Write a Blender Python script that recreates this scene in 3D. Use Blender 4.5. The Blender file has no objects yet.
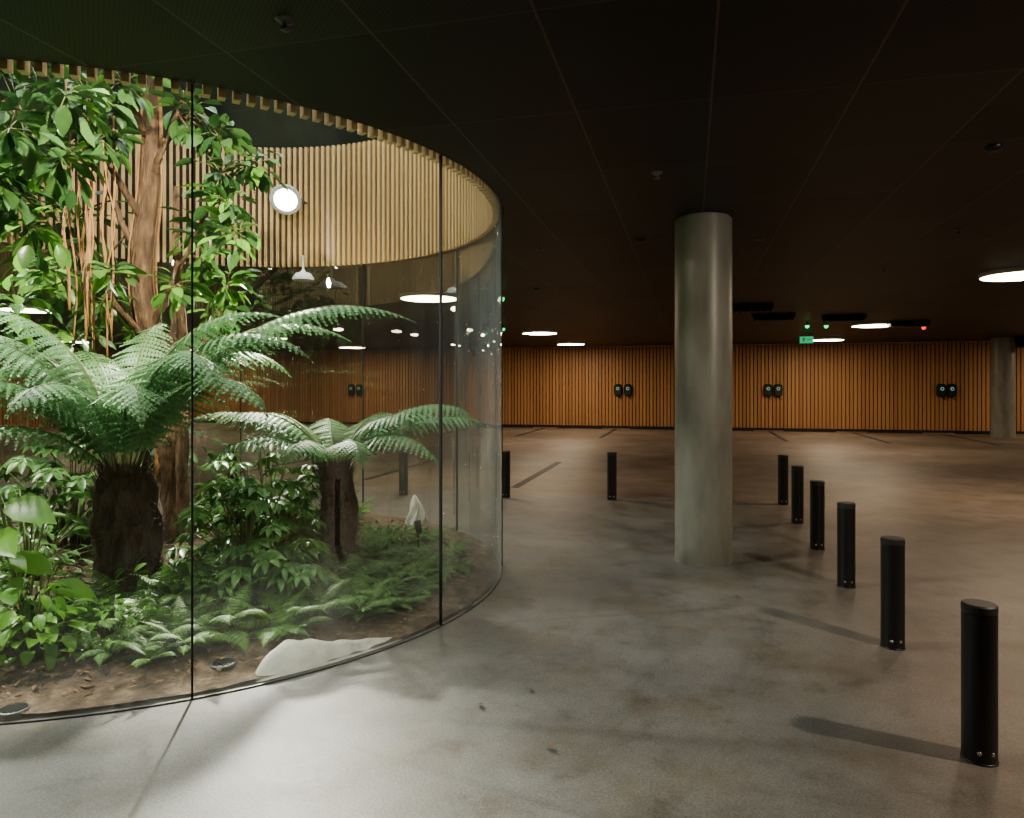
import bpy, math, random
from mathutils import Vector, Matrix, noise
random.seed(7)
R=random.random
def U(a,b): return a+(b-a)*random.random()
TH=math.atan(178/700.0); CT=math.cos(TH); ST=math.sin(TH)
CEIL=3.15
def S(x,y,z=0.0):
    "survey frame (x right, y forward of the viewpoint) -> building frame"
    return Vector((x*CT-y*ST, x*ST+y*CT, z))
WC=S(-2.92,6.10); WR=2.83
# ------------------------------------------------------------ materials
def newmat(name):
    m=bpy.data.materials.new(name); m.use_nodes=True
    nt=m.node_tree; b=nt.nodes['Principled BSDF']
    return m,nt,b
def pmat(name,col,rough=0.5,metal=0.0,emit=None,estr=0,spec=0.5,sample=True):
    m,nt,b=newmat(name)
    b.inputs['Base Color'].default_value=(*col,1); b.inputs['Roughness'].default_value=rough
    b.inputs['Metallic'].default_value=metal; b.inputs['Specular IOR Level'].default_value=spec
    if emit:
        b.inputs['Emission Color'].default_value=(*emit,1); b.inputs['Emission Strength'].default_value=estr
        if not sample: m.cycles.emission_sampling='NONE'
    return m
def ramp(nt,stops):
    r=nt.nodes.new('ShaderNodeValToRGB')
    e=r.color_ramp.elements
    e[0].position=stops[0][0]; e[0].color=(*stops[0][1],1)
    e[1].position=stops[-1][0]; e[1].color=(*stops[-1][1],1)
    for p,c in stops[1:-1]:
        k=e.new(p); k.color=(*c,1)
    return r
def noisenode(nt,scale,detail=4,rough=0.55,coord='Object',vscale=None):
    tc=nt.nodes.new('ShaderNodeTexCoord'); n=nt.nodes.new('ShaderNodeTexNoise')
    n.inputs['Scale'].default_value=scale; n.inputs['Detail'].default_value=detail; n.inputs['Roughness'].default_value=rough
    if vscale:
        mp=nt.nodes.new('ShaderNodeMapping'); mp.inputs['Scale'].default_value=vscale
        nt.links.new(tc.outputs[coord],mp.inputs['Vector']); nt.links.new(mp.outputs[0],n.inputs['Vector'])
    else: nt.links.new(tc.outputs[coord],n.inputs['Vector'])
    return n
def bump(nt,b,src,strength,dist=0.02):
    bp=nt.nodes.new('ShaderNodeBump'); bp.inputs['Strength'].default_value=strength; bp.inputs['Distance'].default_value=dist
    nt.links.new(src,bp.inputs['Height']); nt.links.new(bp.outputs[0],b.inputs['Normal'])
def noisemat(name,stops,scale,rough=0.6,bstr=0.3,bd=0.02,vscale=None,detail=5,spec=.5):
    m,nt,b=newmat(name); n=noisenode(nt,scale,detail,0.6,vscale=vscale); r=ramp(nt,stops)
    nt.links.new(n.outputs['Fac'],r.inputs[0]); nt.links.new(r.outputs[0],b.inputs['Base Color'])
    b.inputs['Roughness'].default_value=rough; b.inputs['Specular IOR Level'].default_value=spec
    if bstr: bump(nt,b,n.outputs['Fac'],bstr,bd)
    return m
def M_(nt,op,a,b=None,c=None):
    n=nt.nodes.new('ShaderNodeMath'); n.operation=op
    for i,v in enumerate((a,b,c)):
        if v is None: continue
        if isinstance(v,(int,float)): n.inputs[i].default_value=v
        else: nt.links.new(v,n.inputs[i])
    return n.outputs[0]
def leafmat(name,c1,c2,trans=0.35,rough=0.4,isl=.5):
    m,nt,b=newmat(name)
    g=nt.nodes.new('ShaderNodeNewGeometry'); r=ramp(nt,[(0.1,c1),(0.85,c2)])
    n=noisenode(nt,3.0,2)
    v=M_(nt,'MULTIPLY_ADD',g.outputs['Random Per Island'],isl,M_(nt,'MULTIPLY',n.outputs['Fac'],1.05-isl))
    nt.links.new(v,r.inputs[0]); nt.links.new(r.outputs[0],b.inputs['Base Color'])
    b.inputs['Roughness'].default_value=rough; b.inputs['Specular IOR Level'].default_value=.4
    t=nt.nodes.new('ShaderNodeBsdfTranslucent'); nt.links.new(r.outputs[0],t.inputs['Color'])
    ms=nt.nodes.new('ShaderNodeMixShader'); ms.inputs[0].default_value=trans
    out=nt.nodes['Material Output']
    nt.links.new(b.outputs[0],ms.inputs[1]); nt.links.new(t.outputs[0],ms.inputs[2]); nt.links.new(ms.outputs[0],out.inputs['Surface'])
    return m
def mixc(nt,fac,a,b,blend='MIX'):
    m=nt.nodes.new('ShaderNodeMix'); m.data_type='RGBA'; m.blend_type=blend
    for i,v in ((0,fac),(6,a),(7,b)):
        if isinstance(v,(int,float)): m.inputs[i].default_value=v
        elif isinstance(v,tuple): m.inputs[i].default_value=(*v,1)
        else: nt.links.new(v,m.inputs[i])
    return m.outputs[2]

def floor_material():
    m,nt,b=newmat('concrete_floor')
    tc=nt.nodes.new('ShaderNodeTexCoord'); sp=nt.nodes.new('ShaderNodeSeparateXYZ'); nt.links.new(tc.outputs['Object'],sp.inputs[0])
    n1=noisenode(nt,0.55,7,0.66); n2=noisenode(nt,3.2,9,0.78); n3=noisenode(nt,90,3,0.6); n4=noisenode(nt,1.3,8,0.7,vscale=(1.0,1.0,5.0))
    def sstep(v,a,c):
        mr=nt.nodes.new('ShaderNodeMapRange'); mr.interpolation_type='SMOOTHSTEP'
        mr.inputs['From Min'].default_value=a; mr.inputs['From Max'].default_value=c
        nt.links.new(v,mr.inputs['Value']); return mr.outputs[0]
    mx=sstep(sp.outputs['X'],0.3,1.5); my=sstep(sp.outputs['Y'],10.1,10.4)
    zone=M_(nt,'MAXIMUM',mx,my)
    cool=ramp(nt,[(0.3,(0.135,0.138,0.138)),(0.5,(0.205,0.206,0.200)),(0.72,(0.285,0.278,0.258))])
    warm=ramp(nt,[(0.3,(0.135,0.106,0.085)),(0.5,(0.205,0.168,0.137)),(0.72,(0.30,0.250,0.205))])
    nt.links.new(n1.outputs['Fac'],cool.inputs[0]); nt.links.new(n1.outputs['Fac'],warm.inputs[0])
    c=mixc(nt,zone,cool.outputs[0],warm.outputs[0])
    dirt=ramp(nt,[(0.34,(0.50,0.44,0.36)),(0.46,(0.88,0.86,0.82)),(0.70,(1.16,1.16,1.15))]); nt.links.new(n2.outputs['Fac'],dirt.inputs[0])
    c=mixc(nt,0.85,c,dirt.outputs[0],'MULTIPLY')
    tan=ramp(nt,[(0.48,(1,1,1)),(0.64,(0.84,0.74,0.58))]); nt.links.new(n4.outputs['Fac'],tan.inputs[0])
    c=mixc(nt,0.85,c,tan.outputs[0],'MULTIPLY')
    gr=ramp(nt,[(0.3,(0.62,0.62,0.62)),(0.7,(1.28,1.28,1.28))]); nt.links.new(n3.outputs['Fac'],gr.inputs[0])
    c=mixc(nt,0.9,c,gr.outputs[0],'MULTIPLY')
    dx=M_(nt,'SUBTRACT',sp.outputs['X'],WC.x); dy=M_(nt,'SUBTRACT',sp.outputs['Y'],WC.y)
    rr=M_(nt,'SQRT',M_(nt,'ADD',M_(nt,'MULTIPLY',dx,dx),M_(nt,'MULTIPLY',dy,dy))); aa=M_(nt,'ARCTAN2',dy,dx)
    cb=nt.nodes.new('ShaderNodeCombineXYZ'); nt.links.new(M_(nt,'MULTIPLY',rr,4.0),cb.inputs[0]); nt.links.new(M_(nt,'MULTIPLY',aa,2.5),cb.inputs[1])
    ns=nt.nodes.new('ShaderNodeTexNoise'); ns.inputs['Scale'].default_value=1.0; ns.inputs['Detail'].default_value=8; ns.inputs['Roughness'].default_value=.7; nt.links.new(cb.outputs[0],ns.inputs['Vector'])
    st=ramp(nt,[(0.33,(0.66,0.64,0.60)),(0.48,(1,1,1)),(0.7,(1.06,1.06,1.05))]); nt.links.new(ns.outputs['Fac'],st.inputs[0])
    c=mixc(nt,0.45,c,st.outputs[0],'MULTIPLY')
    nt.links.new(c,b.inputs['Base Color'])
    mr=nt.nodes.new('ShaderNodeMapRange'); mr.inputs['To Min'].default_value=0.34; mr.inputs['To Max'].default_value=0.62
    nt.links.new(n2.outputs['Fac'],mr.inputs['Value']); nt.links.new(mr.outputs[0],b.inputs['Roughness'])
    b.inputs['Specular IOR Level'].default_value=0.45
    bump(nt,b,n3.outputs['Fac'],0.2,0.005)
    return m
def ceiling_material():
    m,nt,b=newmat('perforated_metal_ceiling')
    tc=nt.nodes.new('ShaderNodeTexCoord'); sp=nt.nodes.new('ShaderNodeSeparateXYZ'); nt.links.new(tc.outputs['Object'],sp.inputs[0])
    X=sp.outputs['X']; Y=sp.outputs['Y']
    def line(v,off,per,w):
        a=M_(nt,'SUBTRACT',v,off); a=M_(nt,'DIVIDE',a,per); a=M_(nt,'ADD',a,100.5); a=M_(nt,'FRACT',a)
        a=M_(nt,'SUBTRACT',a,0.5); a=M_(nt,'ABSOLUTE',a); return M_(nt,'LESS_THAN',a,w/per/2)
    lx=line(X,0.112,0.733,0.012); ly=line(Y,3.92,1.1,0.010)
    ln=M_(nt,'MAXIMUM',lx,M_(nt,'MULTIPLY',ly,0.6))
    sx=M_(nt,'SINE',M_(nt,'MULTIPLY',X,2*math.pi/0.026)); sy=M_(nt,'SINE',M_(nt,'MULTIPLY',Y,2*math.pi/0.026))
    dot=M_(nt,'GREATER_THAN',M_(nt,'MULTIPLY',sx,sy),0.2)
    pc=M_(nt,'FLOOR',M_(nt,'DIVIDE',M_(nt,'SUBTRACT',X,0.112),0.733)); pr=M_(nt,'FLOOR',M_(nt,'DIVIDE',M_(nt,'SUBTRACT',Y,3.92),1.1))
    cb=nt.nodes.new('ShaderNodeCombineXYZ'); nt.links.new(pc,cb.inputs[0]); nt.links.new(pr,cb.inputs[1])
    wn=nt.nodes.new('ShaderNodeTexWhiteNoise'); nt.links.new(cb.outputs[0],wn.inputs['Vector'])
    pan=M_(nt,'MULTIPLY_ADD',wn.outputs['Value'],0.45,0.42)
    v=M_(nt,'MULTIPLY',M_(nt,'MULTIPLY_ADD',dot,-0.75,1.0),pan)
    c=mixc(nt,v,(0.001,0.001,0.0008),(0.052,0.039,0.026))
    c=mixc(nt,M_(nt,'MULTIPLY',ln,0.7),c,(0.13,0.092,0.065))
    nt.links.new(c,b.inputs['Base Color'])
    b.inputs['Roughness'].default_value=0.5; b.inputs['Specular IOR Level'].default_value=0.2
    bump(nt,b,ln,0.3,0.006)
    return m
def slatmat(name,c1,c2,rough=0.55):
    m,nt,b=newmat(name)
    g=nt.nodes.new('ShaderNodeNewGeometry'); r=ramp(nt,[(0,c1),(1,c2)])
    n=noisenode(nt,3.0,4,vscale=(8,8,0.6))
    a=M_(nt,'MULTIPLY_ADD',g.outputs['Random Per Island'],0.6,M_(nt,'MULTIPLY',n.outputs['Fac'],0.4))
    nt.links.new(a,r.inputs[0]); nt.links.new(r.outputs[0],b.inputs['Base Color']); b.inputs['Roughness'].default_value=rough
    return m
def glassmat():
    m=bpy.data.materials.new('curved_glass'); m.use_nodes=True; nt=m.node_tree
    nt.nodes.remove(nt.nodes['Principled BSDF']); out=nt.nodes['Material Output']
    t=nt.nodes.new('ShaderNodeBsdfTransparent'); t.inputs[0].default_value=(0.87,0.91,0.88,1)
    g=nt.nodes.new('ShaderNodeBsdfGlossy'); g.inputs['Roughness'].default_value=0.01; g.inputs[0].default_value=(0.95,1,0.98,1)
    d=nt.nodes.new('ShaderNodeBsdfDiffuse'); d.inputs[0].default_value=(0.75,0.87,0.92,1)
    lw=nt.nodes.new('ShaderNodeLayerWeight'); lw.inputs['Blend'].default_value=0.5
    p=M_(nt,'POWER',lw.outputs['Facing'],3.0); f=M_(nt,'MULTIPLY_ADD',p,0.75,0.17)
    sm=noisenode(nt,1.6,6,0.7,vscale=(3,3,0.35))
    sr=ramp(nt,[(0.35,(0.2,0.2,0.2)),(0.7,(1,1,1))]); nt.links.new(sm.outputs['Fac'],sr.inputs[0])
    dd=M_(nt,'MULTIPLY',M_(nt,'MULTIPLY_ADD',p,0.30,0.005),M_(nt,'MULTIPLY',sr.outputs[0],1.5))
    ms=nt.nodes.new('ShaderNodeMixShader'); nt.links.new(f,ms.inputs[0]); nt.links.new(t.outputs[0],ms.inputs[1]); nt.links.new(g.outputs[0],ms.inputs[2])
    m2=nt.nodes.new('ShaderNodeMixShader'); nt.links.new(dd,m2.inputs[0]); nt.links.new(ms.outputs[0],m2.inputs[1]); nt.links.new(d.outputs[0],m2.inputs[2])
    nt.links.new(m2.outputs[0],out.inputs['Surface']); return m

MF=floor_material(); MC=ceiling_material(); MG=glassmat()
MWALL=slatmat('oak_slat_wall',(0.33,0.145,0.045),(0.56,0.285,0.095))
MWALLB=pmat('wall_backing',(0.13,0.055,0.020),0.8)
MDRUM=slatmat('pale_timber_slat',(0.50,0.31,0.12),(0.68,0.45,0.19))
MDRUMB=pmat('drum_backing',(0.04,0.022,0.010),0.8)
MSHAFT=noisemat('shaft_concrete',[(0.35,(0.006,0.007,0.004)),(0.7,(0.022,0.025,0.014))],1.2,0.9,0.1,spec=.1)
MDARK=noisemat('dark_wall',[(0.3,(0.06,0.05,0.04)),(0.7,(0.09,0.075,0.06))],1.5,0.8,0.1)
MBLACK=pmat('black_powder_coat',(0.006,0.006,0.006),0.40)
MBLK2=pmat('black_rubber',(0.006,0.006,0.006),0.8)
MCAP=pmat('dark_grey_cap',(0.022,0.021,0.020),0.5)
MSTEEL=pmat('steel_bolt',(0.5,0.5,0.48),0.3,1.0)
MCOL=noisemat('column_concrete',[(0.28,(0.165,0.165,0.135)),(0.5,(0.235,0.235,0.195)),(0.72,(0.29,0.29,0.245))],3.5,0.38,0.12,0.01,vscale=(1.5,1.5,.5),detail=8)
MLAMP=pmat('lamp_diffuser',(0.9,0.9,0.9),0.5,emit=(1.0,0.76,0.51),estr=46)
MRIM=pmat('lamp_rim',(0.5,0.48,0.45),0.5)
MSKY=pmat('skylight_diffuser',(0.9,0.9,0.9),0.5,emit=(0.94,1.0,0.97),estr=6.5)
MSOIL=noisemat('soil',[(0.3,(0.03,0.018,0.010)),(0.55,(0.11,0.07,0.04)),(0.75,(0.28,0.20,0.125))],9,0.95,0.9,0.05,detail=9)
MFERN=leafmat('fern_green',(0.028,0.10,0.030),(0.18,0.37,0.14),0.22,0.5,.25)
MFERN2=leafmat('ground_fern_green',(0.02,0.085,0.012),(0.15,0.33,0.055),0.25,0.5)
MFIC=leafmat('ficus_green',(0.008,0.045,0.014),(0.075,0.17,0.04),0.2,0.26)
MLIME=leafmat('bright_leaf',(0.06,0.22,0.015),(0.22,0.48,0.05),0.4,0.35)
MMID=leafmat('mid_green_leaf',(0.03,0.11,0.015),(0.14,0.30,0.05),0.3,0.32)
MSHR=leafmat('shrub_green',(0.018,0.085,0.012),(0.13,0.30,0.06),0.22,0.33)
MDEADL=leafmat('dead_leaf',(0.10,0.05,0.02),(0.32,0.18,0.08),0.1,0.8)
MSTEM=pmat('green_stem',(0.13,0.15,0.045),0.6)
MBARK=noisemat('tree_bark',[(0.3,(0.04,0.022,0.012)),(0.55,(0.14,0.075,0.038)),(0.75,(0.32,0.20,0.11))],6,0.85,1.0,0.05,vscale=(3,3,0.8),detail=8)
MROOT=pmat('aerial_root',(0.36,0.17,0.055),0.7)
MFTR=noisemat('fern_trunk_fibre',[(0.3,(0.03,0.018,0.010)),(0.6,(0.10,0.062,0.035)),(0.8,(0.18,0.12,0.07))],12,0.95,1.0,0.05,vscale=(3,3,0.6),detail=8)
MCLOTH=noisemat('white_geotextile',[(0.3,(0.36,0.35,0.29)),(0.7,(0.62,0.60,0.53))],8,0.85,0.6,0.02)
MWHITE=pmat('white_enamel',(0.75,0.75,0.73),0.35)
MFLOOD=pmat('floodlight_lens',(1,1,1),0.4,emit=(1.0,0.95,0.85),estr=60,sample=False)
MSPOT=pmat('downlight_lens',(1,1,1),0.4,emit=(1.0,0.85,0.65),estr=40,sample=False)
MGREEN=pmat('green_led',(0,0.2,0.05),0.5,emit=(0.01,1.0,0.2),estr=2.5,sample=False)
MSIGN=pmat('exit_sign_green',(0,0.2,0.08),0.5,emit=(0.0,0.6,0.2),estr=0.8,sample=False)
MRED=pmat('red_led',(0.3,0,0),0.5,emit=(1,0.03,0.01),estr=2.5,sample=False)
MLED=pmat('pale_led',(0.2,0.3,0.25),0.5,emit=(0.3,1,0.55),estr=0.4,sample=False)
MPAINT=pmat('dark_parking_paint',(0.02,0.017,0.014),0.6)
MGREY=pmat('grey_metal',(0.12,0.12,0.115),0.45,0.6)

# ------------------------------------------------------------ mesh builder
class B:
    def __init__(s,name): s.name=name; s.v=[]; s.f=[]; s.m=[]; s.s=[]; s.mats=[]
    def mi(s,mat):
        if mat not in s.mats: s.mats.append(mat)
        return s.mats.index(mat)
    def add(s,vs,fs,mat,smooth=False):
        o=len(s.v); s.v.extend([tuple(q) for q in vs]); k=s.mi(mat)
        for f in fs: s.f.append(tuple(i+o for i in f)); s.m.append(k); s.s.append(smooth)
    def make(s,origin=None,inside=None):
        me=bpy.data.meshes.new(s.name)
        if inside:      # plants press against the glass instead of passing through it
            nv=[]
            for a,b_,c in s.v:
                dx,dy=a-WC.x,b_-WC.y; r=math.hypot(dx,dy); k0=inside-0.25
                if r>k0:
                    r2=k0+(inside-k0)*(1-math.exp(-(r-k0)/(inside-k0))); a=WC.x+dx*r2/r; b_=WC.y+dy*r2/r
                nv.append((a,b_,c))
            s.v=nv
        if origin is not None:
            ox,oy,oz=origin; s.v=[(a-ox,b-oy,c-oz) for a,b,c in s.v]
        me.from_pydata(s.v,[],s.f)
        for m in s.mats: me.materials.append(m)
        me.polygons.foreach_set('material_index',s.m); me.polygons.foreach_set('use_smooth',s.s)
        me.update()
        ob=bpy.data.objects.new(s.name,me); bpy.context.scene.collection.objects.link(ob)
        if origin is not None: ob.location=origin
        return ob
    def box(s,c,size,mat,rz=0):
        x,y,z=[k/2 for k in size]; cr,sr=math.cos(rz),math.sin(rz); vs=[]
        for dx,dy,dz in [(-x,-y,-z),(x,-y,-z),(x,y,-z),(-x,y,-z),(-x,-y,z),(x,-y,z),(x,y,z),(-x,y,z)]:
            vs.append((c[0]+dx*cr-dy*sr,c[1]+dx*sr+dy*cr,c[2]+dz))
        s.add(vs,[(0,3,2,1),(4,5,6,7),(0,1,5,4),(1,2,6,5),(2,3,7,6),(3,0,4,7)],mat)
    def lathe(s,c,prof,mat,n=32,axis=None,cap=True,crease=False):
        ax=Vector(axis).normalized() if axis is not None else Vector((0,0,1))
        t=Vector((1,0,0)) if abs(ax.x)<0.9 else Vector((0,1,0))
        a=ax.cross(t).normalized(); b2=ax.cross(a).normalized(); c=Vector(c); a,b2=b2,a
        if a.cross(b2).dot(ax)<0: b2=-b2
        def rg(r,h): return [c+ax*h+a*(r*math.cos(2*math.pi*i/n))+b2*(r*math.sin(2*math.pi*i/n)) for i in range(n)]
        if crease:
            for k in range(len(prof)-1):
                s.add(rg(*prof[k])+rg(*prof[k+1]),[(i,(i+1)%n,n+(i+1)%n,n+i) for i in range(n)],mat,True)
        else:
            vs=[]; fs=[]
            for r,h in prof: vs+=rg(r,h)
            for k in range(len(prof)-1):
                for i in range(n):
                    j=(i+1)%n; fs.append((k*n+i,k*n+j,(k+1)*n+j,(k+1)*n+i))
            s.add(vs,fs,mat,True)
        if cap:
            if prof[0][0]>1e-4: s.add(rg(*prof[0]),[tuple(reversed(range(n)))],mat)
            if prof[-1][0]>1e-4: s.add(rg(*prof[-1]),[tuple(range(n))],mat)
    def tube(s,path,rad,mat,n=6,rough=0.0,freq=4.0):
        path=[Vector(p) for p in path]; vs=[]; fs=[]
        for k,p in enumerate(path):
            t=(path[min(k+1,len(path)-1)]-path[max(k-1,0)]).normalized()
            u=Vector((1,0.13,0.07)); a=(u-t*u.dot(t)).normalized(); b2=t.cross(a)
            r=rad[k] if isinstance(rad,(list,tuple)) else rad
            for i in range(n):
                q=2*math.pi*i/n; d=a*math.cos(q)+b2*math.sin(q); rr=r
                if rough: rr*=1+rough*noise.noise(Vector((d.x*1.6*freq/4,d.y*1.6*freq/4,p.z*freq/2+p.x*3)))*1.6
                vs.append(p+d*rr)
        L=len(path)
        for k in range(L-1):
            for i in range(n):
                j=(i+1)%n; fs.append((k*n+i,k*n+j,(k+1)*n+j,(k+1)*n+i))
        fs.append(tuple(reversed(range(n)))); fs.append(tuple(range((L-1)*n,L*n)))
        s.add(vs,fs,mat,True)
    def leaf(s,p,d,n,L,W,curl,mat,fold=0.18):
        d=d.normalized(); n=(n-d*n.dot(d))
        if n.length<1e-3: n=Vector((0.3,0.2,1)); n=n-d*n.dot(d)
        n.normalize(); sd=d.cross(n); vs=[]; fs=[]
        for t,w in ((0.0,0.06),(0.22,0.72),(0.5,1.0),(0.78,0.62),(1.0,0.02)):
            c=p+d*(L*t)-n*(curl*L*t*t); e=sd*(W*0.5*w); up=n*(W*w*fold)
            vs+= [c-e+up,c,c+e+up]
        for k in range(4):
            o=k*3; fs+=[(o,o+1,o+4,o+3),(o+1,o+2,o+5,o+4)]
        s.add(vs,fs,mat,True)
    def palmate(s,p,d,n,size,mat,k=7):
        d=d.normalized(); n=(n-d*n.dot(d)).normalized(); sd=d.cross(n)
        for i in range(k):
            a=math.radians(-115+230*i/(k-1)); dd=d*math.cos(a)+sd*math.sin(a)-n*0.15
            s.leaf(p,dd,n,size*(1-0.25*abs(a)/2),size*0.36,0.25,mat)
    def frond(s,base,az,el0,L,width,droop,npairs,mat,npin=12,sway=0.0,stem=0.012,bare=0.12,pw=1.15):
        N=npairs+4; p=Vector(base); pts=[]; a=az
        for i in range(N+1):
            t=i/N; el=el0-droop*(t**pw); a=az+sway*t
            T=Vector((math.cos(a)*math.cos(el),math.sin(a)*math.cos(el),math.sin(el)))
            sd=Vector((-math.sin(a),math.cos(a),0)); pts.append((p.copy(),T,sd)); p=p+T*(L/N)
        s.tube([q[0] for q in pts][::2],[stem*(1-0.85*i/(len(pts[::2])-1)) for i in range(len(pts[::2]))],MSTEM,4)
        vs=[]; fs=[]
        for i,(q,T,sd) in enumerate(pts):
            t=i/N
            if t<bare: continue
            tt=(t-bare)/(1-bare); wl=width*max(0.04,(math.sin(math.pi*min(1,(tt*0.93+0.07))**0.75)))
            nn=T.cross(sd)
            if nn.z<0: nn=-nn
            for sg in (-1,1):
                d=(sd*sg*0.93+T*0.30+Vector((0,0,-0.16-0.12*R()))).normalized()
                c2=(T-d*T.dot(d)).normalized()
                if npin<=1:
                    w=L/N*0.42; o=len(vs)
                    vs+=[q-c2*w*0.7,q+d*wl*0.45-c2*w+nn*0.004,q+d*wl-nn*wl*0.15,q+d*wl*0.45+c2*w,q+c2*w*0.7]
                    fs.append((o,o+1,o+2,o+3,o+4)); continue
                m=max(4,int(npin*wl/width+0.5)); st=wl/m; pl0=min(L/N*0.52,0.034); dr=U(.15,.38)
                for s2 in (-1,1):
                    o=len(vs)
                    for j in range(m+1):
                        u=j/m; c=q+d*(wl*u)-Vector((0,0,1))*(wl*dr*u*u); vs.append(c)
                    for j in range(m):
                        u=(j+.5)/m; pl=pl0*(1-0.85*u**1.6)+0.003; c=q+d*(wl*u)-Vector((0,0,1))*(wl*dr*u*u)
                        dd=c2*s2*pl; vs.append(c+dd*0.75-d*st*0.30-nn*pl*.1); vs.append(c+dd*1.0+d*st*0.30-nn*pl*.25)
                        a_=o+j; b_=o+j+1; e1=len(vs)-2; e2=len(vs)-1
                        fs.append((a_,b_,e2,e1) if s2<0 else (a_,e1,e2,b_))
        s.add(vs,fs,mat,False)

# ------------------------------------------------------------ well data
def ring(r,ang,z): return Vector((WC.x+r*math.cos(ang),WC.y+r*math.sin(ang),z))
A0=math.radians(-63.0)+TH
X0,X1,Y0,Y1=-24.0,17.0,-6.0,27.2
# ------------------------------------------------------------ room shell
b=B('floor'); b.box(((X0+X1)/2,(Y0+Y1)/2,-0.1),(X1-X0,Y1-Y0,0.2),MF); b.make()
angs=[2*math.pi*i/120-math.pi for i in range(120)]
for cx in (X0,X1):
    for cy in (Y0,Y1): angs.append(math.atan2(cy-WC.y,cx-WC.x))
angs.sort(); vs=[]; n=len(angs)
for a in angs:
    c,s_=math.cos(a),math.sin(a); t=1e9
    if c>1e-9: t=min(t,(X1-WC.x)/c)
    if c<-1e-9: t=min(t,(X0-WC.x)/c)
    if s_>1e-9: t=min(t,(Y1-WC.y)/s_)
    if s_<-1e-9: t=min(t,(Y0-WC.y)/s_)
    r=WR+0.02
    vs+=[(WC.x+r*c,WC.y+r*s_,CEIL),(WC.x+t*c,WC.y+t*s_,CEIL),(WC.x+r*c,WC.y+r*s_,CEIL+0.3),(WC.x+t*c,WC.y+t*s_,CEIL+0.3)]
fs=[]
for i in range(n):
    j=(i+1)%n; i*=4; j*=4
    fs+=[(i,j,j+1,i+1),(i+2,i+3,j+3,j+2),(i,i+2,j+2,j)]
b=B('ceiling'); b.add(vs,fs,MC); b.make()
b=B('wall_north'); b.box(((X0+X1)/2,Y1+0.16,CEIL/2),(X1-X0,0.2,CEIL),MWALLB)
x=X0+0.08
while x<X1:
    b.box((x,Y1+0.035,CEIL/2+0.04),(0.095,0.05,CEIL-0.08),MWALL); x+=0.13
b.make()
b=B('wall_west'); b.box((X0-0.1,(Y0+Y1)/2,CEIL/2),(0.2,Y1-Y0,CEIL),MWALLB)
y=Y0+0.08
while y<Y1:
    b.box((X0+0.02,y,CEIL/2),(0.05,0.095,CEIL-0.02),MWALL); y+=0.13
b.make()
b=B('wall_east'); b.box((X1+0.1,(Y0+Y1)/2,CEIL/2),(0.2,Y1-Y0,CEIL),MDARK); b.make()
b=B('wall_south'); b.box(((X0+X1)/2,Y0-0.1,CEIL/2),(X1-X0,0.2,CEIL),MDARK); b.make()
b=B('base_shadow_strip_north'); b.box(((X0+X1)/2,Y1-0.04,0.04),(X1-X0,0.08,0.08),MBLK2); b.make()  # black strip stands in for the shadow line along the wall foot

# ------------------------------------------------------------ glass enclosure
b=B('curved_glass_enclosure')
NP=11; seg=16
for k in range(NP):
    a0=A0+k*2*math.pi/NP+0.0018; a1=A0+(k+1)*2*math.pi/NP-0.0018; vs=[]; fs=[]
    for i in range(seg+1):
        a=a0+(a1-a0)*i/seg; vs+=[ring(WR,a,0.005),ring(WR,a,CEIL-0.0)]
    for i in range(seg): fs.append((2*i,2*i+2,2*i+3,2*i+1))
    b.add(vs,fs,MG,True)
    a=A0+k*2*math.pi/NP; c=ring(WR,a,CEIL/2)
    b.box(c,(0.02,0.010,CEIL-0.01),MBLK2,rz=a)
def annulus(b,r0,r1,z0,z1,mat,n=128):
    vs=[];fs=[]
    for i in range(n):
        a=2*math.pi*i/n; vs+=[ring(r0,a,z0),ring(r1,a,z0),ring(r1,a,z1),ring(r0,a,z1)]
    for i in range(n):
        j=((i+1)%n)*4; o=i*4
        for q in range(4): 
            w=(q+1)%4; fs.append((o+q,o+w,j+w,j+q))
    b.add(vs,fs,mat,False)
annulus(b,WR-0.008,WR+0.008,0.0,0.008,MGREY)
b.make()
b=B('timber_slat_drum')
annulus(b,WR-0.02,WR+0.015,CEIL+0.01,4.62,MDRUMB)
NS=236; zb=3.115
for i in range(NS):
    a=2*math.pi*i/NS; b.box(ring(WR-0.05,a,(zb+4.62)/2),(0.055,0.036,4.62-zb),MDRUM,rz=a)
b.make()
b=B('skylight_shaft'); annulus(b,WR+0.1,WR+0.3,4.62,6.3,MSHAFT); annulus(b,WR-0.0,WR+0.3,4.621,4.66,MSHAFT)
b.make()
b=B('skylight'); vs=[ring(WR+0.1,2*math.pi*i/64,6.28) for i in range(64)]; b.add(vs,[tuple(reversed(range(64)))],MSKY)
for k in range(-3,4): b.box((WC.x+k*0.8,WC.y,6.2),(0.06,2*math.sqrt(WR**2-(k*0.8)**2),0.12),MSHAFT)
b.make()
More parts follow.
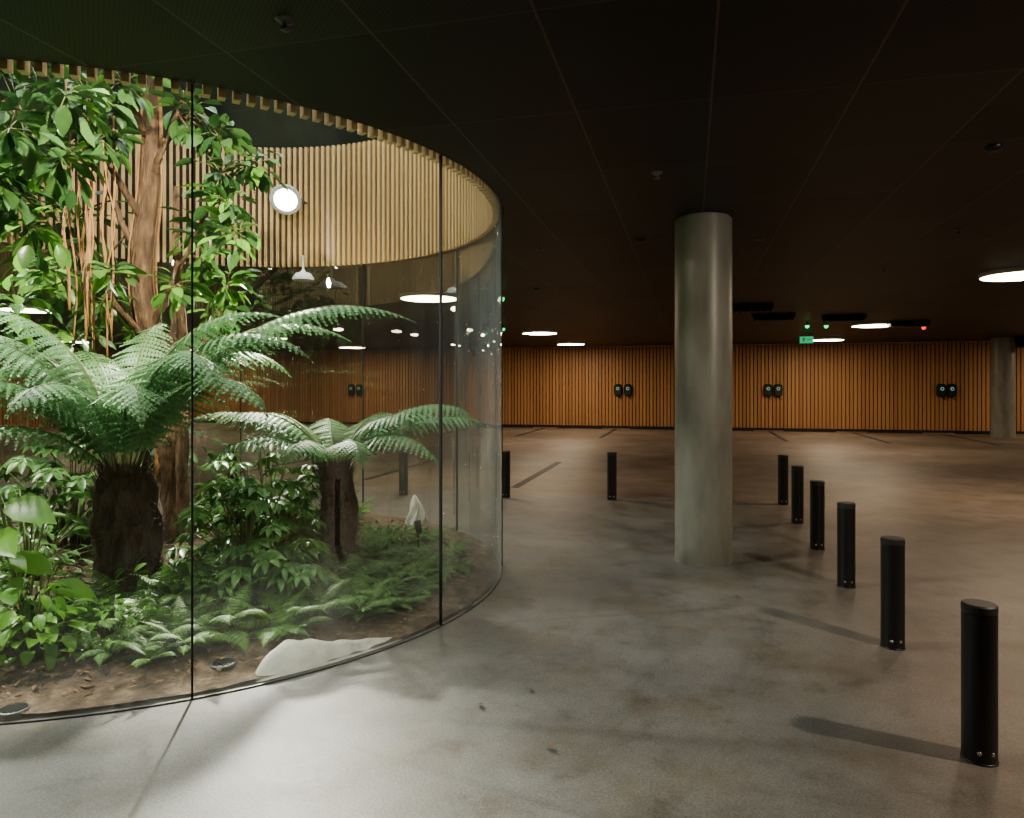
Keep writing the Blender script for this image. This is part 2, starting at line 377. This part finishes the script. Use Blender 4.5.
# ------------------------------------------------------------ planting bed
def soilz(p):
    r=(Vector((p[0],p[1]))-Vector((WC.x,WC.y))).length/WR
    e=max(0,1-r**3)
    return 0.02+0.17*e+0.06*e*noise.noise(Vector((p[0]*2.0,p[1]*2.0,0)))+0.015*noise.noise(Vector((p[0]*9,p[1]*9,3)))
b=B('planting_bed_soil'); vs=[];fs=[]; NR,NA=40,110
for k in range(NR+1):
    r=(WR-0.03)*max(0.001,k/NR)
    for i in range(NA):
        p=ring(r,2*math.pi*i/NA,0); p.z=max(0.012,soilz(p)); vs.append(p)
for k in range(NR):
    for i in range(NA):
        j=(i+1)%NA; fs.append((k*NA+i,(k+1)*NA+i,(k+1)*NA+j,k*NA+j))
b.add(vs,fs,MSOIL,True)
b.make()
def inwell(p,m=0.15): return (Vector((p[0],p[1]))-Vector((WC.x,WC.y))).length<WR-m
def rnd_bed(m=0.15):
    while True:
        p=Vector((WC.x+U(-WR,WR),WC.y+U(-WR,WR),0))
        if inwell(p,m): return p
PIN=WR-0.03
b=B('leaf_litter')
for i in range(2600):
    p=rnd_bed(0.08); p.z=soilz(p)+0.012; a=U(0,6.28); d=Vector((math.cos(a),math.sin(a),U(-.1,.35)))
    b.leaf(p,d,Vector((U(-.4,.4),U(-.4,.4),1)),U(.02,.065),U(.010,.03),U(-.3,.4),MDEADL)
b.make(inside=WR-.015)

# ------------------------------------------------------------ tree ferns
def tree_fern(name,x,y,ztop,rt,fronds,pw):
    b=B(name); p=S(x,y); z0=soilz(p)-0.05
    n=14; path=[]; rad=[]
    for i in range(n+1):
        t=i/n; path.append(p+Vector((0.03*math.sin(t*3),0.02*math.cos(t*2),z0+(ztop-z0)*t))); rad.append(rt*(1.0+0.12*(1-t)+0.12*math.sin(t*3.1)-0.25*max(0,t-0.85)/0.15))
    b.tube(path,rad,MFTR,28,rough=0.22,freq=14)
    for i in range(1700):
        t=R(); k=min(n-1,int(t*n)); c=path[k].lerp(path[k+1],t*n-k); q=U(0,6.283); d=Vector((math.cos(q),math.sin(q),0)); r=rad[k]
        s0=c+d*r*0.88; up=U(-0.9,1.2) if t<0.8 else 1.5
        e=s0+d*U(0.02,0.07)+Vector((U(-.02,.02),U(-.02,.02),up*0.07)); w=d.cross(Vector((0,0,1)))*U(0.004,0.011)
        b.add([s0-w,s0+w,e+w*0.3,e-w*0.3],[(0,1,2,3)],MFTR)
    c=path[-1]
    for (az,el,L,w,dr,sw) in fronds:
        a=math.radians(az)+TH
        b.frond(c+Vector((math.cos(a),math.sin(a),0))*rt*0.35-Vector((0,0,0.03)),a,math.radians(el),L,w,math.radians(dr),max(20,int(L*19)),MFERN,11,math.radians(sw),pw=pw)
    return b.make(inside=PIN)
F1=[]
for az,el,L,w,dr,sw in [(-12,80,1.95,0.36,130,5),(6,66,2.55,0.36,88,-6),(-38,76,1.7,.34,135,-8),(-62,74,1.4,.31,140,10),(-95,76,1.3,.30,140,0),(-125,70,1.5,.31,122,-8),
    (-155,76,1.85,.36,118,6),(175,72,2.0,.36,105,0),(158,66,1.9,.34,110,0),(138,76,1.8,.33,120,5),(85,76,1.8,.33,120,0),(50,74,1.9,.34,118,5),(24,76,2.1,.35,112,0),
    (-24,60,1.75,.34,112,-5),(-168,60,1.7,.33,102,4),(100,86,1.6,.29,90,0),(185,84,1.8,.32,105,0),(0,86,1.8,.32,108,0),(-140,50,1.2,.28,105,0)]:
    F1.append((az+U(-4,4),el+U(-3,3),L*U(.95,1.03),w*.9,dr+U(-6,6),sw))
tree_fern('tree_fern',-2.66,4.8,1.03,0.172,F1,1.5)
F2=[]
for az,el,L,w,dr,sw in [(-10,54,1.5,.26,98,-4),(10,44,1.5,.25,72,0),(-34,48,1.2,.24,105,5),(-65,55,.9,.22,115,0),(-105,58,.85,.22,120,0),(-150,50,1.1,.24,100,0),
    (175,48,1.35,.25,78,0),(150,54,1.2,.24,100,0),(110,58,1.1,.23,100,0),(70,56,1.2,.24,100,0),(35,54,1.35,.25,95,0),(190,64,1.1,.24,105,0),(-22,68,1.05,.23,120,0)]:
    F2.append((az+U(-4,4),el+U(-3,3),L*U(.97,1.03),w,dr+U(-5,5),sw))
tree_fern('tree_fern',-1.43,5.65,0.97,0.112,F2,1.3)

# ------------------------------------------------------------ big tree
b=B('ficus_tree')
def wob(p0,p1,n,amp,seed):
    out=[]
    for i in range(n+1):
        t=i/n; p=p0.lerp(p1,t); e=math.sin(math.pi*t) if i not in (0,n) else 0
        out.append(p+Vector((noise.noise(Vector((t*3,seed,0))),noise.noise(Vector((t*3,0,seed+5))),0))*amp*e)
    return out
p0=S(-3.08,6.35); p0.z=soilz(p0)-0.05
top=S(-3.36,6.3,5.2)
path=wob(p0,top,26,0.2,1.3); b.tube(path,[0.105-0.035*i/26 for i in range(27)],MBARK,18,rough=0.3,freq=7)
p1=p0+S(0.16,-0.05); b.tube(wob(p1,S(-3.02,6.3,3.4),22,0.16,4.1),[0.06-0.035*i/22 for i in range(23)],MBARK,12,rough=0.25,freq=7)
for k in range(9):
    ph=U(0,6.28); tw=U(1,3)*random.choice((-1,1)); pts=[]
    for i in range(50):
        t=i/49; k2=t*26; j=min(25,int(k2)); c=path[j].lerp(path[j+1],k2-j); r=(0.115-0.04*t)+0.01
        pts.append(c+Vector((math.cos(ph+tw*t),math.sin(ph+tw*t),0))*r)
    b.tube(pts,U(0.008,0.020),random.choice((MROOT,MBARK)),6)
for k in range(12):
    x=U(-3.42,-3.2); y=U(5.3,5.8); zt=U(3.2,3.9); zb_=U(1.6,2.2)
    pts=wob(S(x,y,zt),S(x+U(-.02,.08),y+U(-.05,.05),zb_),14,0.07,k*1.7)
    b.tube(pts,U(0.005,0.012),MROOT,5)
clusters=[(-3.51,5,3.5,.36),(-3.23,5,3.22,.28),(-3.6,5,2.95,.30),(-3.45,5,2.72,.2),(-3.32,5.5,3.7,.32),(-3.2,5.4,3.5,.2),(-2.76,6,3.95,.26),(-2.52,6,3.75,.22),
 (-2.45,5.9,3.4,.2),(-2.36,5.8,3.12,.2),(-2.28,5.8,2.86,.18),(-2.62,6,2.74,.2),(-2.44,6,2.46,.2),(-3.6,5.5,2.5,.22),(-3.5,6,2.3,.2),
 (-3.7,5,3.2,.3),(-3.75,5.3,2.2,.3),(-2.5,6,2.2,.18),(-3.5,5.6,1.95,.25),(-3.7,6.2,4.1,.4),(-3.9,5.6,3.6,.4),(-4.0,6.4,3.1,.45),(-3.4,4.5,3.75,.3),(-4.2,6.8,2.4,.4),(-2.3,6.3,3.6,.2),(-2.75,6.2,3.0,.2),(-3.15,5.5,2.48,.13),(-2.75,5.7,2.4,.14),(-3.0,4.7,3.55,.22),(-3.0,5.4,3.95,.25),
 (-3.3,4.6,3.3,.28),(-3.45,4.7,3.0,.2),(-3.1,5.1,3.75,.25),(-4.1,6.0,2.7,.35)]
limbs=[]      # a few rising limbs; twigs fork off the nearest one
for (j,x,y,z) in ((15,-3.9,5.3,4.5),(17,-2.5,5.8,4.5),(19,-3.2,4.7,4.6),(13,-3.9,6.3,3.9),(9,-3.7,5.6,2.9),(10,-2.55,5.9,3.1)):
    st=path[j]; e=S(x,y,z); mid=st.lerp(e,.45)+Vector((0,0,.05)); L=[]
    for i in range(13):
        t=i/12; L.append(st*(1-t)**2+mid*2*t*(1-t)+e*t*t+Vector((U(-.015,.015),U(-.015,.015),0)))
    b.tube(L,[0.034-0.002*i for i in range(13)],MBARK,8,rough=.2); limbs+=L[3:]
for (x,y,z,r) in clusters:
    c=S(x,y,z); st=min(limbs,key=lambda q:(q-c).length+ (0.6 if q.z<c.z-.2 else 0))
    pts=[]; mid=st.lerp(c,0.5)+Vector((U(-.06,.06),U(-.06,.06),0.06))
    for i in range(9):
        t=i/8; pts.append(st*(1-t)**2+mid*2*t*(1-t)+c*t*t)
    b.tube(pts,[0.011-0.0009*i for i in range(9)],MBARK,5)
    for i in range(int(125*r+8)):
        d=Vector((U(-1,1),U(-1,1),U(-.9,1))).normalized(); q=c+d*r*U(.1,1.0)
        b.tube([c,c.lerp(q,.5)+Vector((0,0,.02)),q],0.004,MSTEM,3) if i%4==0 else None
        dd=(d*0.7+Vector((U(-.5,.5),U(-.5,.5),-0.35))).normalized()
        L=U(.13,.22); b.leaf(q,dd,Vector((U(-.5,.5),U(-.5,.5),1)),L,L*U(.45,.58),U(0,.3),MFIC if R()<(.88 if z>2.9 else .4) else (MMID if R()<.7 else MLIME))
b.make(inside=WR-.12)

# ------------------------------------------------------------ shrubs
def shrub_palm(name,x,y,h,r,n,size,mat):
    b=B(name); g=S(x,y); g.z=soilz(g)-0.02
    for i in range(n):
        a=U(0,6.283); rr=r*math.sqrt(R()); hz=h*U(.25,1)*(1-0.45*(rr/r)**2)
        q=g+Vector((math.cos(a)*rr,math.sin(a)*rr,hz))
        if not inwell(q,0.15): continue
        b.tube([g+Vector((math.cos(a)*rr*.3,math.sin(a)*rr*.3,0)),g.lerp(q,.6)+Vector((0,0,.06)),q],0.006,MSTEM,4)
        d=Vector((math.cos(a),math.sin(a),U(-.4,.1)))
        b.palmate(q,d,Vector((U(-.3,.3),U(-.3,.3),1)),size*U(.7,1.1),mat)
    b.make(inside=PIN)
shrub_palm('fatsia_shrub',-1.95,5.15,.88,.5,75,.20,MSHR)
shrub_palm('fatsia_shrub',-1.62,4.85,.5,.40,45,.18,MSHR)
shrub_palm('fatsia_shrub',-2.15,6.1,1.1,.5,50,.19,MSHR)
shrub_palm('fatsia_shrub',-3.9,6.2,1.2,.6,60,.2,MSHR)
def shrub_leaf(name,x,y,h,r,n,L,ar,mat,upright=0.3):
    b=B(name); g=S(x,y); g.z=soilz(g)-0.02
    for i in range(n):
        a=U(0,6.283); rr=r*math.sqrt(R()); hz=h*U(.15,1)*(1-0.4*(rr/r)**2)
        q=g+Vector((math.cos(a)*rr,math.sin(a)*rr,hz))
        if not inwell(q,0.06): q=q.lerp(g+Vector((0,0,hz)),.5)
        if i%2==0: b.tube([g+Vector((math.cos(a)*rr*.2,math.sin(a)*rr*.2,0)),g.lerp(q,.6)+Vector((0,0,.04)),q],0.004,MSTEM,4)
        d=Vector((math.cos(a),math.sin(a),U(-.5,upright)))
        l=L*U(.65,1.1); b.leaf(q,d,Vector((U(-.4,.4),U(-.4,.4),1)),l,l*ar,U(.1,.5),mat)
    b.make(inside=PIN)
def bigleaf(name,x,y,specs):
    b=B(name); g=S(x,y); g.z=soilz(g)-.02
    for (u,v,z,az,L) in specs:
        q=S(u,v,z); a=math.radians(az)+TH; d=Vector((math.cos(a),math.sin(a),-.15))
        b.tube([g,g.lerp(q,.5)+Vector((0,0,.08)),q],0.008,MSTEM,5); b.leaf(q,d,Vector((-.1,-.55,.8)),L,L*.58,.25,MLIME,.12)
    b.make(inside=PIN)
bigleaf('broadleaf_plant',-2.95,4.25,[(-2.97,4.1,.92,-15,.34),(-2.98,4.05,.76,-45,.30),(-2.95,4.1,.60,-10,.28),(-2.85,4.0,.50,-60,.26),(-3.1,4.2,1.0,170,.3),(-3.05,4.1,.85,-110,.28),(-2.75,4.15,.42,10,.26),(-3.1,4.3,.6,150,.3),(-2.9,4.35,.8,60,.26)])
shrub_leaf('bright_shrub',-2.66,3.88,.44,.24,130,.11,.6,MLIME)
shrub_leaf('bright_shrub',-2.33,4.08,.26,.16,60,.08,.6,MLIME)
shrub_leaf('bright_shrub',-2.95,4.35,.4,.28,80,.09,.55,MSHR)
shrub_leaf('understorey_shrub',-3.6,5.2,.8,.5,130,.13,.45,MSHR)
shrub_leaf('understorey_shrub',-2.5,6.9,.8,.5,130,.13,.45,MSHR)
shrub_leaf('understorey_shrub',-3.5,7.3,1.1,.6,150,.15,.45,MSHR)
shrub_leaf('understorey_shrub',-1.75,6.5,.5,.4,110,.10,.4,MSHR)
shrub_leaf('understorey_shrub',-1.15,6.3,.28,.35,100,.07,.4,MSHR)
shrub_leaf('understorey_shrub',-1.9,4.55,.3,.3,110,.09,.5,MSHR)
shrub_leaf('understorey_shrub',-2.3,4.75,.38,.35,110,.10,.5,MMID)
b=B('fern_undergrowth')
spots=[(-1.5,4.35,.42),(-1.3,4.6,.40),(-1.75,4.2,.42),(-1.1,4.85,.38),(-.92,5.05,.38),(-.78,5.3,.36),(-.6,5.6,.32),(-.95,5.5,.36),(-2.1,4.2,.42),(-2.4,4.2,.40),(-2.75,4.3,.42),(-1.75,4.6,.42),(-1.25,5.1,.42),
 (-2.2,4.6,.45),(-2.45,4.5,.42),(-.72,5.95,.34),(-1.15,5.9,.38),(-.55,6.35,.3),(-1.9,4.0,.34),(-.7,5.15,.28),(-1.0,6.2,.3),(-1.2,6.6,.3),(-1.35,4.3,.3),(-1.0,4.6,.3),(-2.0,3.85,.26),(-.8,4.85,.28),(-2.25,3.9,.28),(-2.9,3.7,.34),(-.45,5.9,.24),(-3.1,3.9,.4)]
for i in range(46): 
    p=rnd_bed(0.45); q=Vector((p.x*CT+p.y*ST,-p.x*ST+p.y*CT))
    spots.append((q.x,q.y,U(.26,.44)))
for (x,y,L) in spots:
    g=S(x,y); g.z=soilz(g)-0.01
    if not inwell(g,0.1): continue
    nf=random.randint(11,15); a0=U(0,6)
    for k in range(nf):
        a=a0+k*2.4; l=L*U(.75,1.15)
        while not inwell(g+Vector((math.cos(a),math.sin(a),0))*l*0.8,0.03) and l>.06: l*=0.85
        b.frond(g,a,math.radians(U(35,72)),l,l*0.19,math.radians(U(50,100)),20,MFERN2,1,U(-.4,.4),0.003,0.12)
b.make(inside=WR-.02)

# ------------------------------------------------------------ small things in bed
b=B('white_geotextile_edging'); vs=[];fs=[]; n=60
a0=math.atan2(3.80-6.10,-1.40+2.92)+TH; a1=math.atan2(4.40-6.10,-.68+2.92)+TH
for i in range(n+1):
    t=i/n; a=a0+(a1-a0)*t; h=0.02+0.185*math.sin(min(1,t*3.6)*math.pi/2)*(1-t)**1.15+0.014*noise.noise(Vector((t*9,0,0))); h=max(h,.012)
    wv=0.03*noise.noise(Vector((t*7,3,0))); w2=0.035*noise.noise(Vector((t*12,7,0)))
    vs+=[ring(WR-0.02,a,0.012),ring(WR-0.04-.12*h+w2*.6,a,h*.40),ring(WR-0.05-.35*h+wv,a,h*.82),ring(WR-0.05-.55*h+wv,a,h),ring(WR-0.08-.6*h+wv,a,h*.97),ring(WR-0.10-.6*h+w2,a,h*.6),ring(WR-0.12-.6*h,a,0.02)]
for i in range(n):
    for q in range(6): fs.append((i*7+q,(i+1)*7+q,(i+1)*7+q+1,i*7+q+1))
b.add(vs,fs,MCLOTH,True); b.make()
b=B('crumpled_white_cloth'); g=S(-1.02,7.3); z0=soilz(g); vs=[];fs=[]; K,n=9,22
for k in range(K):
    t=k/(K-1)
    for i in range(n):
        q=2*math.pi*i/n; r=(0.11*(1-t)**.8+0.008)*(1+.35*math.sin(3*q+t*4)+.2*math.sin(7*q-t*6)); vs.append(g+Vector((r*math.cos(q)+.03*math.sin(t*3),r*math.sin(q),z0-.01+.36*t)))
for k in range(K-1):
    for i in range(n): j=(i+1)%n; fs.append((k*n+i,k*n+j,(k+1)*n+j,(k+1)*n+i))
fs.append(tuple(range((K-1)*n,K*n))); b.add(vs,fs,MCLOTH,False); b.make()
def stake(x,y,tgt):
    b=B('garden_stake_spotlight'); g=S(x,y); z=soilz(g); b.lathe((g.x,g.y,z-.02),[(.012,0),(.012,.2)],MBLACK,10)
    d=(tgt-g).normalized(); b.lathe(Vector((g.x,g.y,z+.22))-d*.06,[(.02,0),(.028,.02),(.03,.12),(.027,.12),(.025,.10)],MBLACK,16,axis=d,cap=True); b.make()
stake(-.83,6.2,S(-1.2,6.1,2.5))
for (x,y) in ((-2.42,3.40),(-1.60,3.88),(-.36,5.08)):
    b=B('ground_drain_grate'); g=S(x,y); z=max(soilz(g),.02)+0.003
    b.lathe((g.x,g.y,z-.04),[(.065,0),(.07,.03),(.07,.04),(.058,.042)],MGREY,28)
    for k in range(-3,4): b.box((g.x+k*.016,g.y,z+.004),(.006,2*math.sqrt(.057**2-(k*.016)**2),.006),MBLACK)
    b.make()

# ------------------------------------------------------------ flood lights in drum
def spot(name,loc,d,energy,col,size,soft,blend=.6):
    l=bpy.data.lights.new(name,'SPOT'); l.energy=energy; l.color=col; l.spot_size=math.radians(size); l.spot_blend=blend; l.shadow_soft_size=soft
    o=bpy.data.objects.new(name,l); bpy.context.scene.collection.objects.link(o); o.location=loc
    o.rotation_euler=d.to_track_quat('-Z','Y').to_euler(); return o
def flood(name,ang,z,tgt,energy,col,size=95,soft=.14,blend=.6):
    b=B(name); c=ring(WR-0.38,ang,z); d=(tgt-c).normalized(); w=ring(WR-0.09,ang,z)
    b.lathe(c-d*0.16,[(.06,0),(.11,.03),(.15,.10),(.185,.14),(.19,.17),(.165,.17)],MWHITE,32,axis=d,cap=True)
    b.lathe(c+d*0.008,[(.150,0),(.1,.008),(.0,.012)],MFLOOD,32,axis=d,cap=False)
    for k in (-1,1):
        sd=d.cross(Vector((0,0,1))).normalized()*0.2*k
        b.tube([w+Vector((0,0,.05))+sd*.3,w.lerp(c,.5)+sd,c+sd,c-d*.05+sd*.9],.012,MGREY,6)
    b.make(); return spot(name+'_beam',c+d*.08,d,energy,col,size,soft,blend)
def ang_of(x,y): return math.atan2(y-6.10,x+2.92)+TH
flood('added_floodlight',ang_of(-2.74,8.9),3.88,S(-1.95,2.85,0),5200,(1,.93,.78),42,.07,1.0)
flood('added_floodlight',ang_of(-4.2,3.8),4.0,S(-2.4,5.2,1.3),1000,(1,.96,.86),95,.06)  # unseen flood, added on the near side to light the ferns
flood('added_floodlight',ang_of(-1.6,3.6),4.05,S(-3.0,6.4,2.3),1300,(1,.88,.66),80,.06)  # unseen flood, added to brighten the tree trunk
flood('added_floodlight',ang_of(-5.7,5.3),3.95,S(-2.4,4.3,0.4),1700,(1,.95,.82),60,.05)  # unseen flood, added to light the plants from the left
b=B('dome_spotlight'); g=S(-2.55,8.55,2.90); b.lathe(g,[(.13,0),(.125,.03),(.09,.08),(.03,.10),(.025,.12),(.012,.13),(.012,.3)],MWHITE,24); b.make()

# ------------------------------------------------------------ bollards
def bollard(x,y):
    b=B('bollard'); r=.067
    b.lathe((x,y,0),[(r,0),(r,.630)],MBLACK,36); b.lathe((x,y,.630),[(r-.003,0),(r-.003,.004),(r+.001,.006),(r+.001,.034),(r-.005,.040)],MCAP,36,crease=True)
    b.lathe((x,y,0),[(r+.003,0),(r+.003,.006),(r,.008)],MBLACK,36,cap=False)
    for a in (-1.9,-1.1,1.2,2.0):
        d=Vector((math.cos(a),math.sin(a),0)); b.lathe(Vector((x,y,.05))+d*(r-.002),[(.009,0),(.009,.004),(.005,.005)],MSTEEL,10,axis=d)
    b.make(origin=(x,y,0))
for k in range(6): bollard(1.205+.004*k,3.41+1.342*k)
for x,y in ((-1.07,9.95),(-2.58,9.77),(-4.1,9.62),(-5.6,9.75),(-7.2,9.9),(-8.8,9.9)): bollard(x,y)
# ------------------------------------------------------------ columns
def column(x,y,r):
    b=B('concrete_column')
    b.lathe((x,y,0),[(r+.005,0),(r+.005,.008),(r,.009),(r,1.26),(r-.002,1.261),(r-.002,1.265),(r,1.266),(r,CEIL-.02),(r-.02,CEIL-.018),(r-.02,CEIL)],MCOL,72,crease=True); return b
g=S(1.765,6.46); column(g.x,g.y,.256).make()
g=S(15.5,22.1); b=column(g.x,g.y,.33); b.make()
b=B('ceiling_duct_box'); b.box((g.x+.85,g.y-.2,CEIL-.14),(1.0,.9,.28),MBLACK); b.box((g.x+.85,g.y-.2,CEIL-.30),(1.04,.94,.04),MBLK2); b.make()
g=S(-11.2,12.3); column(g.x,g.y,.3).make()
# ------------------------------------------------------------ ceiling lamps
def lamp(x,y):
    b=B('round_ceiling_lamp'); r=.5
    b.lathe((x,y,CEIL-.06),[(r-.02,0),(r,.005),(r,.058),(r,.06)],MRIM,56,cap=False)
    b.lathe((x,y,CEIL-.063),[(0,0),(r-.02,.002)],MLAMP,56,cap=False)
    b.make(origin=(x,y,CEIL))
for x,y in ((4.35,10.85),(4.38,18.9),(-4.1,19.3),(4.3,24.4),(-4.1,24.6),(-4.3,11.2),(-12.6,11),(-12.6,19.2),(-12.6,24.6),(12.7,10.9),(12.7,18.9),(12.7,24.5),(12.7,2.6),(-20,11),(-20,19.2),(-20,24.6),(-12.6,2.6)): lamp(x,y)
g=S(4.13,1.9,CEIL-.12); b=B('ceiling_spotlight'); d=(S(1.3,4.8,0)-g).normalized()
b.lathe(g-d*.1,[(.05,0),(.075,.03),(.08,.16),(.07,.16),(.066,.13)],MBLACK,24,axis=d); b.lathe(g+d*.04,[(.065,0),(0,.004)],MSPOT,24,axis=d,cap=False); b.tube([g-d*.06,Vector((g.x,g.y,CEIL))],.014,MBLACK,8); b.make()
spot('ceiling_spotlight_beam',g+d*.09,d,330,(1,.83,.64),110,.06,.8)
# ------------------------------------------------------------ EV chargers
def charger(x,z):
    b=B('ev_wall_charger'); y=Y1-.002; n=28
    vs=[];fs=[]; K=[(0,1.0),(-.06,1.0),(-.10,.94),(-.13,.8)]
    for dy,sc in K:
        for i in range(n):
            q=2*math.pi*i/n; c,s_=math.cos(q),math.sin(q)
            ex=(abs(c)**.55)*(1 if c>0 else -1)*.155*sc; ez=(abs(s_)**.6)*(1 if s_>0 else -1)*.235*sc; vs.append((x+ex,y+dy,z+ez))
    for k in range(len(K)-1):
        for i in range(n): j=(i+1)%n; fs.append((k*n+i,k*n+j,(k+1)*n+j,(k+1)*n+i))
    fs.append(tuple(range((len(K)-1)*n,len(K)*n))); b.add(vs,fs,MBLACK,False)
    b.lathe((x,y-.128,z+.06),[(.06,0),(.055,.008),(.04,.01),(.035,.004)],MLED,24,axis=(0,-1,0))
    b.lathe((x,y-.128,z+.06),[(.040,.006),(.035,.012),(0,.014)],MBLACK,20,axis=(0,-1,0),cap=False)
    pts=[Vector((x+.0,y-.05,z-.22))]+[Vector((x+.12*math.sin(t*math.pi*1.0),y-.05,z-.22-.12*math.sin(t*math.pi))) for t in (.2,.35,.5,.65,.8,.95)]
    b.tube(pts,.014,MBLK2,6); b.make()
def wallx(u):
    t=math.atan((u-512)/700)-TH; return Y1*math.tan(t)
for u in (618,628,768,778,941,951,352,360,160,168): charger(wallx(u),1.46)
# ------------------------------------------------------------ floor markings
def stripe(x,y0,y1): b.box((x,(y0+y1)/2,.002),(.13,y1-y0,.004),MPAINT)
b=B('parking_bay_lines')
for i in range(-7,6):
    stripe(-2.7+i*2.72,21.8,26.4)
stripe(-2.69,10.75,14.6); stripe(-5.4,11,14.6); stripe(-8.1,11,14.6); 
b.make()
b=B('wheel_stop')
for i in range(-7,5):
    x=-1.34+i*2.72; b.box((x,26.6,.045),(1.7,.14,.09),MBLACK); b.box((x,26.6,.095),(1.66,.08,.02),MBLK2)
b.make()
# ------------------------------------------------------------ ceiling fixtures
for (x,y) in ((4.5,13.3),(5.6,15),(7.2,15.2),(9.4,16.6)):
    g=S(x,y); b=B('ceiling_vent_box'); b.box((g.x,g.y,CEIL-.05),(.85,.28,.10),MBLACK); b.box((g.x,g.y,CEIL-.115),(.8,.24,.03),MBLK2)
    for k in range(-3,4): b.box((g.x+k*.11,g.y,CEIL-.13),(.015,.22,.012),MGREY)
    b.make()
def indicator(x,y,mat):
    g=S(x,y); b=B('parking_indicator_light'); b.lathe((g.x,g.y,CEIL-.12),[(.012,.04),(.012,.118)],MBLACK,10); b.lathe((g.x,g.y,CEIL-.12),[(0,-.05),(.035,-.04),(.05,0),(.04,.03),(0,.04)],mat,16,cap=False); b.lathe((g.x,g.y,CEIL-.10),[(.055,0),(.055,.025)],MBLACK,16); b.make()
for x,y,m in ((7.0,16.6,MGREEN),(7.45,16.6,MGREEN),(10,17.0,MRED),(-.17,11.4,MGREEN),(-.22,17.4,MGREEN)): indicator(x,y,m)
g=S(8.5,20.2); b=B('exit_sign'); b.box((g.x,g.y,CEIL-.2),(.36,.06,.2),MSIGN,rz=0); b.box((g.x,g.y,CEIL-.095),(.38,.07,.02),MBLACK)
b.box((g.x-.08,g.y-.034,CEIL-.2),(.05,.006,.12),MWHITE); b.box((g.x+.06,g.y-.034,CEIL-.2),(.11,.006,.03),MWHITE)
for k in (-.12,.12): b.box((g.x+k,g.y,CEIL-.045),(.01,.01,.088),MBLACK)
b.make()
def sprinkler(x,y):
    g=S(x,y); b=B('ceiling_sprinkler'); b.lathe((g.x,g.y,CEIL-.045),[(.0,-.004),(.022,0),(.022,.004),(.008,.008),(.010,.03),(.035,.036),(.042,.045)],MGREY,20); b.make()
for u,v in ((285,20),(657,173),(540,250),(700,272),(884,268),(958,230),(760,240)):
    y=(CEIL-1.6)*700/(387-v); sprinkler((u-512)*y/700,y)
for u,v in ((994,147),(536,289),(640,240)):
    y=(CEIL-1.6)*700/(387-v); g=S((u-512)*y/700,y); b=B('smoke_detector'); b.lathe((g.x,g.y,CEIL-.03),[(.0,0),(.03,0),(.04,.008),(.05,.012),(.05,.03)],MBLACK,24); b.make()
for u,v in ((529,690),(545,748),(740,600),(478,705)):
    y=1120/(v-387); g=S((u-512)*y/700,y,.008); b=B('fallen_leaf'); a=U(0,6); b.leaf(g,Vector((math.cos(a),math.sin(a),.1)),Vector((.1,.1,1)),.055,.03,-.2,MDEADL); b.make()
# ------------------------------------------------------------ world + camera
w=bpy.data.worlds.new('World'); bpy.context.scene.world=w; w.use_nodes=True
w.node_tree.nodes['Background'].inputs[0].default_value=(.5,.6,.7,1); w.node_tree.nodes['Background'].inputs[1].default_value=.3
cam=bpy.data.cameras.new('camera'); co=bpy.data.objects.new('camera',cam); bpy.context.scene.collection.objects.link(co)
co.location=(0,0,1.6); co.rotation_euler=(math.pi/2,0,TH)
cam.sensor_width=36; cam.lens=36*700/1024; cam.shift_y=-22.5/1024; cam.clip_end=200
bpy.context.scene.camera=co
